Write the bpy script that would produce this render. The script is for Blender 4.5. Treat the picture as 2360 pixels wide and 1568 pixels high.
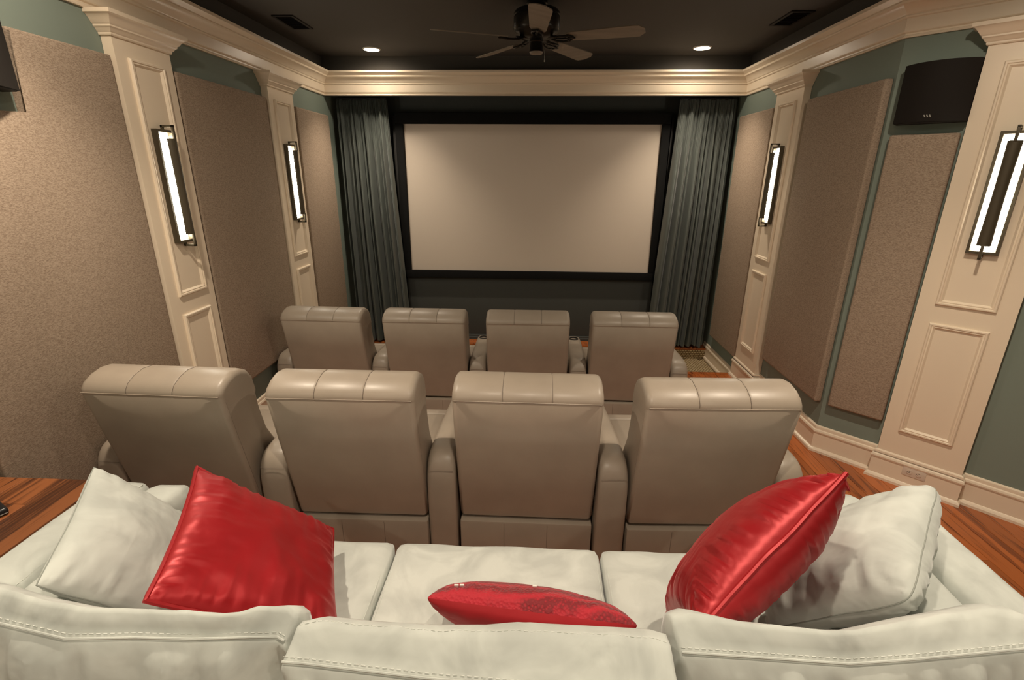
import bpy, bmesh, math, random
from mathutils import Vector, Matrix, noise
R = random.Random(7)
C = bpy.context.scene.collection
for o in list(bpy.data.objects): bpy.data.objects.remove(o)
S = .87            # all numbers below are room units; one unit = 0.87 m
PI = math.pi

# ------------------------------------------------------------------ camera
CAMH = 2.117
p_, y_, r_ = .3261, .0413, .0063
cf = Vector((-math.sin(y_)*math.cos(p_), math.cos(y_)*math.cos(p_), -math.sin(p_)))
r0 = Vector((math.cos(y_), math.sin(y_), 0)); u0 = r0.cross(cf)
cr = r0*math.cos(r_)+u0*math.sin(r_); cu = -r0*math.sin(r_)+u0*math.cos(r_)
cam = bpy.data.objects.new('camera', bpy.data.cameras.new('camera')); C.objects.link(cam)
cam.matrix_world = Matrix(((cr.x, cu.x, -cf.x, 0), (cr.y, cu.y, -cf.y, 0), (cr.z, cu.z, -cf.z, CAMH*S), (0, 0, 0, 1)))
cam.data.sensor_width = 36; cam.data.lens = 1140.4/2360*36; cam.data.clip_start = .05
bpy.context.scene.camera = cam

# ------------------------------------------------------------------ world, exposure, lamps
w = bpy.data.worlds.new('world'); bpy.context.scene.world = w; w.use_nodes = True
w.node_tree.nodes['Background'].inputs[0].default_value = (.02, .018, .015, 1)
vs = bpy.context.scene.view_settings
vs.view_transform = 'Standard'; vs.look = 'None'; vs.gamma = 1; vs.exposure = .70
try: vs.use_curve_mapping = False
except Exception: pass
CAN_COLOR = (1, .845, .66)
CAN_SPOTS = [(-1.70, 5.71, 52), (1.65, 5.70, 52), (-1.68, 2.05, 62), (1.68, 2.05, 62), (-1.68, -.75, 50), (1.68, -.75, 50), (0.0, .7, 40)]  # rear pair behind the camera is unseen fill, added to brighten the seat backs
CAN_H = 3.317
def can_lamp(x, y, power):
    d = bpy.data.lights.new('can_lamp', 'SPOT'); d.energy = power; d.color = CAN_COLOR
    d.spot_size = math.radians(98 if y > 5 else 104); d.spot_blend = .8; d.shadow_soft_size = .035
    o = bpy.data.objects.new('can_lamp', d); C.objects.link(o); o.location = (x*S, y*S, (CAN_H-.03)*S)
    d = bpy.data.lights.new('can_spill', 'SPOT'); d.energy = power*(.08 if y > 5 else .42); d.color = CAN_COLOR      # wide spill of the same bulb
    d.spot_size = math.radians(172); d.spot_blend = .35; d.shadow_soft_size = .035
    o = bpy.data.objects.new('can_spill', d); C.objects.link(o); o.location = (x*S, y*S, (CAN_H-.03)*S)
for x, y, pw in CAN_SPOTS: can_lamp(x, y, pw)

# ------------------------------------------------------------------ helpers
def finish(bm, name, smooth=True, ang=38):
    for v in bm.verts: v.co *= S
    bmesh.ops.recalc_face_normals(bm, faces=bm.faces)
    if smooth:
        lim = math.radians(ang)
        for f in bm.faces: f.smooth = True
        for e in bm.edges:
            if len(e.link_faces) != 2 or e.calc_face_angle(0) > lim: e.smooth = False
    me = bpy.data.meshes.new(name); bm.to_mesh(me); bm.free(); return me
def mk(name, bm, mat, parent=None, loc=(0, 0, 0), rot=0, smooth=True, ang=38):
    me = finish(bm, name, smooth, ang); me.materials.append(mat)
    o = bpy.data.objects.new(name, me); C.objects.link(o)
    o.location = Vector(loc)*S; o.rotation_euler = (0, 0, rot)
    if parent: o.parent = parent
    return o
def thing(name, label, cat, loc=(0, 0, 0), rot=0, group=None):
    o = bpy.data.objects.new(name, None); C.objects.link(o); o.empty_display_size = .1
    o.location = Vector(loc)*S; o.rotation_euler = (0, 0, rot)
    o['label'] = label; o['category'] = cat
    if group: o['group'] = group
    return o
def tag(o, label, cat, group=None):
    o['label'] = label; o['category'] = cat
    if group: o['group'] = group
    return o
def struct(o): o['kind'] = 'structure'; return o
def copy_thing(src, label, loc, rot):
    r = src.copy(); C.objects.link(r); r['label'] = label; r.location = Vector(loc)*S; r.rotation_euler = (0, 0, rot)
    for ch in list(src.children):
        c = ch.copy(); C.objects.link(c); c.parent = r
        for g in list(ch.children):
            d = g.copy(); C.objects.link(d); d.parent = c
    return r
def box(bm, x0, x1, y0, y1, z0, z1, bev=0, seg=2):
    t = bmesh.new(); bmesh.ops.create_cube(t, size=1)
    for v in t.verts: v.co = Vector(((x0+x1)/2+v.co.x*(x1-x0), (y0+y1)/2+v.co.y*(y1-y0), (z0+z1)/2+v.co.z*(z1-z0)))
    if bev: bmesh.ops.bevel(t, geom=list(t.edges), offset=bev, segments=seg, profile=.6, affect='EDGES')
    add(bm, t)
def add(bm, t, M=None):
    if M is not None: bmesh.ops.transform(t, matrix=M, verts=t.verts)
    vs = [bm.verts.new(v.co) for v in t.verts]; t.verts.index_update()
    for f in t.faces:
        try: bm.faces.new([vs[v.index] for v in f.verts])
        except ValueError: pass
    t.free()
def BX(*a, **k):
    bm = bmesh.new(); box(bm, *a, **k); return bm
def loft(bm, rings, cap=True, closed=True):
    rr = [[bm.verts.new(p) for p in r] for r in rings]; n = len(rr[0])
    for a, b in zip(rr, rr[1:]):
        for i in range(n if closed else n-1):
            j = (i+1) % n
            try: bm.faces.new((a[i], a[j], b[j], b[i]))
            except ValueError: pass
    if cap and closed:
        for r in (rr[0], rr[-1]):
            try: bm.faces.new(r)
            except ValueError: pass
    return rr
def prism(bm, pts, z0, z1):
    loft(bm, [[(x, y, z0) for x, y in pts], [(x, y, z1) for x, y in pts]])
def tube(bm, path, r, n=8, cap=True, close=False):
    path = [Vector(q) for q in path]; rings = []; N = len(path); up = None
    for i, q in enumerate(path):
        a = path[(i-1) % N] if (i or close) else q; b = path[(i+1) % N] if (i < N-1 or close) else q
        d = (b-a).normalized()
        if up is None: up = d.orthogonal().normalized()
        up = (up-d*up.dot(d)).normalized(); s = d.cross(up)
        rings.append([q+up*(r*math.cos(2*PI*k/n))+s*(r*math.sin(2*PI*k/n)) for k in range(n)])
    if close: rings.append(rings[0][:])
    loft(bm, rings, cap and not close)
def lathe(bm, prof, n=32, c=(0, 0)):
    rings = [[(c[0]+r*math.cos(2*PI*k/n), c[1]+r*math.sin(2*PI*k/n), z) for k in range(n)] for r, z in prof]
    loft(bm, rings)
def smooth_poly(pts, it=2):
    for _ in range(it):
        q = []
        for i in range(len(pts)):
            a = Vector(pts[i]); b = Vector(pts[(i+1) % len(pts)]); q += [a*.75+b*.25, a*.25+b*.75]
        pts = q
    return [tuple(x) for x in pts]
def miter(path, sgn, closed=False):
    """outward offset vectors of a 2D path; sgn chooses the side"""
    P = [Vector(q) for q in path]; out = []; n = len(P)
    for i in range(n):
        ns = []
        if i > 0 or closed:
            d = (P[i]-P[i-1]).normalized(); ns.append(Vector((-d.y, d.x))*sgn)
        if i < n-1 or closed:
            d = (P[(i+1) % n]-P[i]).normalized(); ns.append(Vector((-d.y, d.x))*sgn)
        out.append(ns[0] if len(ns) == 1 else (ns[0]+ns[1])/(1+ns[0].dot(ns[1])))
    return P, out
def sweep(bm, prof, path, sgn, z0=0, rng=None):
    P, M = miter(path, sgn)
    idx = range(len(P)) if rng is None else rng
    loft(bm, [[(P[i].x+M[i].x*o, P[i].y+M[i].y*o, z0+z) for o, z in prof] for i in idx])
def frame(bm, w, h, prof, y0=0, cx=0, cz=0):
    """picture-frame moulding in the local xz plane, prof = (inset, outward)"""
    t = [(-1, -1), (1, -1), (1, 1), (-1, 1)]; rings = []
    for sx, sz in t+[t[0]]:
        rings.append([(cx+sx*(w/2-o), y0+d, cz+sz*(h/2-o)) for o, d in prof])
    loft(bm, rings, cap=False)

# ------------------------------------------------------------------ materials
def mat(name, col, rough=.6, metal=0, var=None, bump=None, coat=0, sheen=0, spec=.5, emit=None, mix2=None, vcoord='Object'):
    m = bpy.data.materials.new(name); m.use_nodes = True; N = m.node_tree.nodes; L = m.node_tree.links
    b = N['Principled BSDF']; b.inputs['Base Color'].default_value = (*col, 1); b.inputs['Roughness'].default_value = rough
    b.inputs['Metallic'].default_value = metal; b.inputs['Specular IOR Level'].default_value = spec
    b.inputs['Coat Weight'].default_value = coat; b.inputs['Coat Roughness'].default_value = .25
    b.inputs['Sheen Weight'].default_value = sheen; b.inputs['Sheen Roughness'].default_value = .4
    tc = N.new('ShaderNodeTexCoord')
    def noi(scale, detail=3, stretch=(1, 1, 1)):
        mp = N.new('ShaderNodeMapping'); L.new(tc.outputs[vcoord], mp.inputs[0]); mp.inputs['Scale'].default_value = stretch
        t = N.new('ShaderNodeTexNoise'); t.inputs['Scale'].default_value = scale; t.inputs['Detail'].default_value = detail
        L.new(mp.outputs[0], t.inputs['Vector']); return t
    if var:   # (scale, amount, stretch)
        t = noi(var[0], 4, var[2] if len(var) > 2 else (1, 1, 1))
        rp = N.new('ShaderNodeValToRGB'); a = var[1]
        c2 = mix2 or col
        rp.color_ramp.elements[0].position = .32; rp.color_ramp.elements[1].position = .68
        rp.color_ramp.elements[0].color = (*[c*(1-a) for c in c2], 1); rp.color_ramp.elements[1].color = (*[min(1, c*(1+a)) for c in col], 1)
        L.new(t.outputs['Fac'], rp.inputs[0]); L.new(rp.outputs[0], b.inputs['Base Color'])
    if bump:  # (scale, strength, distance)
        t = noi(bump[0], 2, bump[3] if len(bump) > 3 else (1, 1, 1)); bp = N.new('ShaderNodeBump'); bp.inputs['Strength'].default_value = bump[1]; bp.inputs['Distance'].default_value = bump[2]
        L.new(t.outputs['Fac'], bp.inputs['Height']); L.new(bp.outputs[0], b.inputs['Normal'])
    if emit: b.inputs['Emission Color'].default_value = (*emit[0], 1); b.inputs['Emission Strength'].default_value = emit[1]
    return m
M = {}
M['wall'] = mat('teal_paint', (.205, .250, .213), .75, bump=(300, .08, .001))
M['dark'] = mat('charcoal_paint', (.050, .054, .050), .8)
M['ceil'] = mat('ceiling_paint', (.062, .055, .047), .75, bump=(220, .1, .001))
M['black'] = mat('black_velvet', (.006, .006, .006), .9, spec=.2)
M['cream'] = mat('cream_gloss_paint', (.84, .715, .56), .34, coat=.2)
M['screen'] = mat('screen_fabric', (.58, .50, .42), .8)
M['frameblk'] = mat('dark_lath', (.012, .011, .010), .6)
M['leather'] = mat('taupe_leather', (.34, .283, .225), .43, bump=(420, .12, .0012), var=(6, .06), coat=.06)
M['seam'] = mat('leather_seam', (.19, .155, .125), .6)
M['cup'] = mat('black_cup_holder', (.012, .011, .010), .35)
M['bronze'] = mat('dark_bronze', (.085, .068, .042), .5, metal=.35)
M['glow'] = mat('sconce_glass', (.9, .9, .85), .4, emit=((1, .94, .78), 26))
M['lens'] = mat('can_lens', (.9, .9, .85), .4, emit=((1, .88, .70), 30))
M['stitch'] = mat('pale_thread', (.66, .68, .64), .7)
M['bead'] = mat('clear_bead', (.85, .8, .75), .2)
M['speaker'] = mat('speaker_grille', (.012, .009, .007), .8, bump=(900, .4, .001), spec=.25)
M['speaker_side'] = mat('speaker_plastic', (.014, .011, .009), .6, spec=.3)
M['silver'] = mat('silver_print', (.45, .42, .38), .35, metal=.8)
M['plastic'] = mat('almond_plastic', (.70, .60, .50), .35)
M['slot'] = mat('dark_slot', (.03, .025, .02), .6)
M['fanmetal'] = mat('fan_bronze', (.022, .018, .014), .3, metal=.7)
M['blade'] = mat('fan_blade', (.20, .165, .125), .5, var=(3, .15, (1, 8, 1)))
M['remote'] = mat('remote_plastic', (.012, .012, .014), .3)
def fabric(name, c1, c2, scale=260, bs=.5):
    m = mat(name, c1, .95, spec=.15); N = m.node_tree.nodes; L = m.node_tree.links; b = N['Principled BSDF']
    tc = N.new('ShaderNodeTexCoord'); mp = N.new('ShaderNodeMapping'); mp.inputs['Scale'].default_value = (.6, .6, 1.6)
    L.new(tc.outputs['Object'], mp.inputs[0])
    n1 = N.new('ShaderNodeTexNoise'); n1.inputs['Scale'].default_value = scale; n1.inputs['Detail'].default_value = 3; L.new(mp.outputs[0], n1.inputs['Vector'])
    n2 = N.new('ShaderNodeTexNoise'); n2.inputs['Scale'].default_value = scale*.35; n2.inputs['Detail'].default_value = 2; L.new(mp.outputs[0], n2.inputs['Vector'])
    ad = N.new('ShaderNodeMath'); ad.operation = 'ADD'; L.new(n1.outputs['Fac'], ad.inputs[0]); L.new(n2.outputs['Fac'], ad.inputs[1])
    rp = N.new('ShaderNodeValToRGB'); rp.color_ramp.elements[0].position = .38; rp.color_ramp.elements[1].position = .60
    hf = N.new('ShaderNodeMath'); hf.operation = 'MULTIPLY'; hf.inputs[1].default_value = .5; L.new(ad.outputs[0], hf.inputs[0]); L.new(hf.outputs[0], rp.inputs[0])
    rp.color_ramp.elements[0].color = (*c2, 1); rp.color_ramp.elements[1].color = (*c1, 1); L.new(rp.outputs[0], b.inputs['Base Color'])
    bp = N.new('ShaderNodeBump'); bp.inputs['Strength'].default_value = bs; bp.inputs['Distance'].default_value = .002; L.new(hf.outputs[0], bp.inputs['Height']); L.new(bp.outputs[0], b.inputs['Normal'])
    return m
M['panel'] = fabric('tan_acoustic_fabric', (.43, .34, .26), (.235, .172, .125), 560, .45)
def suede():
    m = mat('sage_suede', (.55, .61, .60), .85, sheen=.35, spec=.2); N = m.node_tree.nodes; L = m.node_tree.links; b = N['Principled BSDF']
    tc = N.new('ShaderNodeTexCoord'); oi = N.new('ShaderNodeObjectInfo'); va = N.new('ShaderNodeVectorMath'); va.operation = 'ADD'
    L.new(tc.outputs['Object'], va.inputs[0]); L.new(oi.outputs['Location'], va.inputs[1])
    n1 = N.new('ShaderNodeTexNoise'); n1.inputs['Scale'].default_value = 5.5; n1.inputs['Detail'].default_value = 5; n1.inputs['Distortion'].default_value = 1.2; L.new(va.outputs[0], n1.inputs['Vector'])
    rp = N.new('ShaderNodeValToRGB'); rp.color_ramp.elements[0].position = .36; rp.color_ramp.elements[1].position = .62
    rp.color_ramp.elements[0].color = (.485, .51, .48, 1); rp.color_ramp.elements[1].color = (.61, .64, .60, 1)
    L.new(n1.outputs['Fac'], rp.inputs[0]); L.new(rp.outputs[0], b.inputs['Base Color'])
    n2 = N.new('ShaderNodeTexNoise'); n2.inputs['Scale'].default_value = 9; n2.inputs['Detail'].default_value = 2.5; n2.inputs['Distortion'].default_value = .3; L.new(va.outputs[0], n2.inputs['Vector'])
    bp = N.new('ShaderNodeBump'); bp.inputs['Strength'].default_value = .45; bp.inputs['Distance'].default_value = .020; L.new(n2.outputs['Fac'], bp.inputs['Height']); L.new(bp.outputs[0], b.inputs['Normal'])
    return m
M['suede'] = suede()
M['sseam'] = mat('suede_seam', (.30, .32, .29), .9)
def silk(name, c1, c2, rough, bsc=18, bst=.25, stretch=(1, 1, 1)):
    m = mat(name, c1, rough, var=(2.5, .0), mix2=c2, bump=(bsc, bst, .01, stretch), sheen=.25, metal=.30, spec=.5)
    m.node_tree.nodes['Principled BSDF'].inputs['Sheen Tint'].default_value = (1, .25, .25, 1)
    return m
M['red'] = silk('red_satin', (.39, .009, .014), (.33, .007, .011), .42)
M['redmatte'] = silk('red_silk', (.42, .011, .018), (.36, .009, .015), .55)
def embro():
    m = mat('red_embroidery', (.50, .008, .02), .7, sheen=.3); N = m.node_tree.nodes; L = m.node_tree.links; b = N['Principled BSDF']
    tc = N.new('ShaderNodeTexCoord')
    v = N.new('ShaderNodeTexVoronoi'); v.inputs['Scale'].default_value = 130; L.new(tc.outputs['Object'], v.inputs['Vector'])
    wv = N.new('ShaderNodeTexWave'); wv.wave_type = 'RINGS'; wv.inputs['Scale'].default_value = 9; wv.inputs['Distortion'].default_value = 4; L.new(tc.outputs['Object'], wv.inputs['Vector'])
    mx = N.new('ShaderNodeMath'); mx.operation = 'MULTIPLY'; L.new(v.outputs['Distance'], mx.inputs[0]); L.new(wv.outputs['Fac'], mx.inputs[1])
    rp = N.new('ShaderNodeValToRGB'); rp.color_ramp.elements[0].color = (.46, .008, .022, 1); rp.color_ramp.elements[1].color = (.20, .003, .009, 1); rp.color_ramp.elements[1].position = .45
    L.new(mx.outputs[0], rp.inputs[0]); L.new(rp.outputs[0], b.inputs['Base Color'])
    bp = N.new('ShaderNodeBump'); bp.inputs['Strength'].default_value = .8; bp.inputs['Distance'].default_value = .003; L.new(v.outputs['Distance'], bp.inputs['Height']); L.new(bp.outputs[0], b.inputs['Normal'])
    return m
M['embro'] = embro()
M['curtain'] = mat('slate_satin', (.105, .120, .110), .38, bump=(500, .06, .001), sheen=.2, spec=.6, metal=.25)
def wood(name, dark, light, rough=.3, sc=1., grain=1.):
    m = mat(name, light, rough, coat=.25); N = m.node_tree.nodes; L = m.node_tree.links; b = N['Principled BSDF']
    tc = N.new('ShaderNodeTexCoord'); oi = N.new('ShaderNodeObjectInfo')
    mul = N.new('ShaderNodeMath'); mul.operation = 'MULTIPLY'; mul.inputs[1].default_value = 37; L.new(oi.outputs['Random'], mul.inputs[0])
    cb = N.new('ShaderNodeCombineXYZ'); L.new(mul.outputs[0], cb.inputs[0]); L.new(mul.outputs[0], cb.inputs[1])
    va = N.new('ShaderNodeVectorMath'); va.operation = 'ADD'; L.new(tc.outputs['Object'], va.inputs[0]); L.new(cb.outputs[0], va.inputs[1])
    mp = N.new('ShaderNodeMapping'); mp.inputs['Scale'].default_value = (14*sc, 1.1*sc, 14*sc); L.new(va.outputs[0], mp.inputs[0])
    n1 = N.new('ShaderNodeTexNoise'); n1.inputs['Scale'].default_value = 1.2; n1.inputs['Detail'].default_value = 5; n1.inputs['Distortion'].default_value = 1.0; L.new(mp.outputs[0], n1.inputs['Vector'])
    ml = N.new('ShaderNodeMath'); ml.operation = 'MULTIPLY'; ml.inputs[1].default_value = 16*grain; L.new(n1.outputs['Fac'], ml.inputs[0])
    sn = N.new('ShaderNodeMath'); sn.operation = 'SINE'; L.new(ml.outputs[0], sn.inputs[0])
    n3 = N.new('ShaderNodeTexNoise'); n3.inputs['Scale'].default_value = 1; n3.inputs['Detail'].default_value = 6
    mp3 = N.new('ShaderNodeMapping'); mp3.inputs['Scale'].default_value = (160*sc, 6*sc, 160*sc); L.new(va.outputs[0], mp3.inputs[0]); L.new(mp3.outputs[0], n3.inputs['Vector'])
    a1 = N.new('ShaderNodeMath'); a1.operation = 'MULTIPLY_ADD'; a1.inputs[1].default_value = .28; L.new(sn.outputs[0], a1.inputs[0]); L.new(n3.outputs['Fac'], a1.inputs[2])
    rp = N.new('ShaderNodeValToRGB'); rp.color_ramp.elements[0].position = .22; rp.color_ramp.elements[1].position = .62
    rp.color_ramp.elements[0].color = (*dark, 1); rp.color_ramp.elements[1].color = (*light, 1); L.new(a1.outputs[0], rp.inputs[0])
    hs = N.new('ShaderNodeHueSaturation'); L.new(rp.outputs[0], hs.inputs['Color'])
    mv = N.new('ShaderNodeMath'); mv.operation = 'MULTIPLY_ADD'; mv.inputs[1].default_value = .45; mv.inputs[2].default_value = .78; L.new(oi.outputs['Random'], mv.inputs[0]); L.new(mv.outputs[0], hs.inputs['Value'])
    L.new(hs.outputs[0], b.inputs['Base Color'])
    return m
M['oak'] = wood('red_oak', (.17, .040, .009), (.44, .120, .028))
M['walnut'] = wood('stained_table_wood', (.075, .022, .007), (.29, .095, .030), .4, .8, .8)
def sisal():
    m = mat('sisal_weave', (.6, .48, .3), .95, spec=.1); N = m.node_tree.nodes; L = m.node_tree.links; b = N['Principled BSDF']
    tc = N.new('ShaderNodeTexCoord'); sp = N.new('ShaderNodeSeparateXYZ'); L.new(tc.outputs['Object'], sp.inputs[0])
    yz = N.new('ShaderNodeMath'); yz.operation = 'ADD'; L.new(sp.outputs[1], yz.inputs[0]); L.new(sp.outputs[2], yz.inputs[1])
    cb = N.new('ShaderNodeCombineXYZ'); L.new(sp.outputs[0], cb.inputs[0]); L.new(yz.outputs[0], cb.inputs[1])
    br = N.new('ShaderNodeTexBrick'); br.inputs['Scale'].default_value = 1; br.inputs['Brick Width'].default_value = .030; br.inputs['Row Height'].default_value = .022
    br.inputs['Mortar Size'].default_value = .006; br.inputs['Mortar Smooth'].default_value = 1; L.new(cb.outputs[0], br.inputs['Vector'])
    br.inputs['Color1'].default_value = (.66, .53, .33, 1); br.inputs['Color2'].default_value = (.58, .45, .26, 1); br.inputs['Mortar'].default_value = (.16, .09, .035, 1)
    L.new(br.outputs['Color'], b.inputs['Base Color'])
    bp = N.new('ShaderNodeBump'); bp.inputs['Strength'].default_value = 1; bp.inputs['Distance'].default_value = .006; bp.invert = True; L.new(br.outputs['Fac'], bp.inputs['Height']); L.new(bp.outputs[0], b.inputs['Normal'])
    return m
M['sisal'] = sisal()

# ------------------------------------------------------------------ room shell
XL, XR, YH, YS, YC, XR2, YB = -2.391, 2.3, 6.07, 6.50, 3.636, 3.9, -1.6
HC, HT, HX = 2.927, 3.162, 3.317      # crown bottom, crown top, ceiling
YD = YC-(XR2-XR)                      # where the angled wall ends
PIT, STG = -.198, -.048
PE, SE = 5.26, 6.22                   # platform edge, stage edge
def wallbox(name, *a, m='wall'): return struct(mk(name, BX(*a), M[m], smooth=False))
wallbox('wall_left', XL-.15, XL, YB, YS+.15, -.35, HX)
wallbox('wall_right', XR, XR+.15, YC, YS+.15, -.35, HX)
bm = bmesh.new(); s2 = 2**-.5*.15
prism(bm, [(XR, YC), (XR2, YD), (XR2+s2, YD+s2), (XR+s2, YC+s2)], -.35, HX); struct(mk('wall_right_angled', bm, M['wall'], smooth=False))
wallbox('wall_right_rear', XR2, XR2+.15, YB, YD, -.35, HX)
wallbox('wall_rear', XL-.15, XR2+.15, YB-.15, YB, -.35, HX)
wallbox('wall_front', XL-.15, XR+.15, YS, YS+.15, -.35, HX, m='dark')
wallbox('ceiling', XL-.2, XR2+.2, YB-.15, YS+.2, HX, HX+.1, m='ceil')
wallbox('wall_front_header', XL, XR, YH, YH+.05, HC, HX, m='dark')
# black band of wall between crown and ceiling
path = [(XL, YB), (XL, YH), (XR, YH), (XR, YC), (XR2, YD), (XR2, YB)]
bm = bmesh.new(); sweep(bm, [(0, HT-.02), (.012, HT-.02), (.012, HX), (0, HX)], path, -1); struct(mk('wall_upper_band', bm, M['ceil'], smooth=False))
# floors
struct(mk('floor', BX(XL-.1, XR2+.1, YB, PE-.06, -.35, -.016), M['oak'], smooth=False))
fl = bpy.data.objects['floor']
wallbox('floor_pit', XL-.1, XR+.1, PE-.06, SE, -.36, PIT, m='sisal')
wallbox('floor_stage', XL-.1, XR+.1, SE, YS, -.36, STG-.016, m='sisal')
fs = bpy.data.objects['floor_stage']; fp = bpy.data.objects['floor_pit']
def wall_x_limit(y): return XR if y >= YC else (XR+(YC-y) if y >= YD else XR2)
PW = .108
nx = int((XR2-XL)/PW)+1
for i in range(nx):
    x0 = XL+i*PW; x1 = x0+PW-.0022
    y = YB+R.uniform(0, .9)
    segs = [(YB, y)]
    while y < PE-.06:
        l = R.uniform(1.9, 3.2); segs.append((y, min(y+l, PE-.06))); y += l
    for a, b in segs:
        if x0 > XR: b = min(b, YC-(x0-XR)+.08)
        if b-a < .05: continue
        o = mk('plank', BX(0, x1-x0, 0, b-a-.002, -.014, 0, bev=.0012, seg=1), M['oak'], fl, loc=(x0, a, 0), smooth=False)
# nosing boards along the platform edge and the stage edge
for i in range(3):
    a = XL+i*(XR-XL)/3; mk('nosing_board', BX(0, (XR-XL)/3-.002, 0, .062, -.024, .0005, bev=.006), M['oak'], fl, loc=(a, PE-.058, 0))
struct(mk('trim_platform_riser', BX(XL, XR, PE-.03, PE-.012, PIT, -.02), M['sisal'], smooth=False))
for i in range(6):
    y0 = SE+.05+i*.07
    if y0 > YS: break
    mk('plank', BX(0, XR-XL, 0, min(.068, YS-y0), -.014, 0, bev=.001, seg=1), M['oak'], fs, loc=(XL, y0, STG), smooth=False)
mk('nosing_board', BX(0, XR-XL, 0, .062, -.024, .0005, bev=.006), M['oak'], fs, loc=(XL, SE-.013, STG))
# crown moulding and baseboards, one length per wall
CROWN = [(0, 0), (.016, 0), (.019, .006), (.016, .012), (.010, .016), (.010, .024), (.020, .030), (.023, .036), (.024, .105), (.033, .110), (.036, .117), (.033, .124), (.040, .129),
         (.046, .140), (.058, .155), (.074, .168), (.088, .175), (.095, .176), (.098, .184), (.095, .192), (.104, .197), (.116, .206), (.128, .212), (.131, .214), (.131, .235), (0, .235)]
for i in range(len(path)-1):
    bm = bmesh.new(); sweep(bm, CROWN, path, -1, HC, rng=[i, i+1]); struct(mk('trim_%d' % (i+1), bm, M['cream'], ang=25))
def basep(h, k=0): return [(0, 0), (.036, 0), (.036, .018), (.030, .028), (.020, .034), (.018, .036), (.018, h-.062), (.024, h-.058), (.026, h-.048), (.022, h-.036), (.014, h-.030), (.014, h-.020), (.012, h-.008), (0, h)]
def baseboard(name, pts, h, z): 
    bm = bmesh.new(); sweep(bm, basep(h), pts, -1, z); return struct(mk(name, bm, M['cream'], ang=25))
baseboard('baseboard_left', [(XL, YB), (XL, PE)], .222, 0)
baseboard('baseboard_left_pit', [(XL, PE), (XL, SE+.1)], .205, PIT+.01)
baseboard('baseboard_right', [(XR, PE), (XR, YC), (XR2, YD), (XR2, YB)], .222, 0)
baseboard('baseboard_right_pit', [(XR, SE+.1), (XR, PE)], .205, PIT+.01)
# screen wall below the screen: fabric wainscot with a ledge and its base trim
struct(mk('wall_front_panel', BX(-1.66, 1.56, 6.43, YS, STG+.06, .80, bev=.006), M['dark']))
struct(mk('trim_ledge', BX(-1.66, 1.56, 6.405, YS, .80, .815, bev=.004), mat('ledge_highlight', (.17, .20, .18), .5)))  # ledge colour brightened to paint in the teal highlight along it
bm = bmesh.new(); sweep(bm, [(0, 0), (.02, 0), (.02, .03), (.012, .04), (.012, .06), (0, .065)], [(-1.66, 6.43), (1.56, 6.43)], -1, STG); struct(mk('baseboard_front', bm, M['dark']))
for x in (-1.72, 1.60): struct(mk('trim_screen_side', BX(x, x+.03, 6.40, YS, STG, 2.75, bev=.004), M['frameblk']))

# ------------------------------------------------------------------ pilasters
PICT = [(0, 0), (0, .010), (.006, .017), (.014, .017), (.018, .011), (.025, .013), (.031, .006), (.036, 0)]
CAPP = [(0, 0), (.008, 0), (.012, .006), (.012, .014), (.020, .020), (.026, .030), (.030, .034), (.036, .038), (.036, .046), (.046, .054), (.056, .070), (.070, .086), (.078, .090), (.084, .092), (.084, .112), (0, .112)]
def pilaster(label, loc, rot, w, z0=0):
    loc = (loc[0]-.002*math.sin(rot), loc[1]+.002*math.cos(rot), 0)
    t = thing('pilaster', label, 'pilaster', loc, rot, 'cream panelled pilasters'); d = .06
    mk('shaft', BX(-w/2, w/2, .0005, d, z0, HC), M['cream'], t, smooth=False)
    o3 = [(-w/2, 0), (-w/2, d), (w/2, d), (w/2, 0)]
    bm = bmesh.new(); sweep(bm, CAPP, o3, 1, 2.815); prism(bm, [(-w/2-.08, 0), (-w/2-.08, d+.08), (w/2+.08, d+.08), (w/2+.08, 0)], HC-.004, HC+.001); mk('capital', bm, M['cream'], t, ang=25)
    bm = bmesh.new(); sweep(bm, basep(.222), o3, 1, z0); prism(bm, [(-w/2-.014, 0), (-w/2-.014, d+.014), (w/2+.014, d+.014), (w/2+.014, 0)], z0, z0+.20); mk('plinth', bm, M['cream'], t, ang=25)
    fw = w*.62
    bm = bmesh.new(); frame(bm, fw, 1.40, PICT, d, 0, 2.025); mk('upper_moulding', bm, M['cream'], t, ang=25)
    bm = bmesh.new(); frame(bm, fw, .80, PICT, d, 0, .802); mk('lower_moulding', bm, M['cream'], t, ang=25)
    return t
# left wall: local +y points to +x  -> rot -90deg ; right wall: rot +90deg ; angled: rot 135deg
PILS = [('cream panelled pilaster on the left wall, nearest the wooden table', (XL, 3.226, 0), -PI/2, .458),
        ('narrow-looking cream pilaster on the left wall, nearest the left curtain', (XL, 4.90, 0), -PI/2, .47),
        ('cream pilaster on the right wall, nearest the right curtain', (XR, 4.94, 0), PI/2, .50),
        ('large cream pilaster with a wall outlet in its plinth', (XR+.462, YC-.462, 0), PI*.75, .474)]
pil = [pilaster(*a) for a in PILS]

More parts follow.
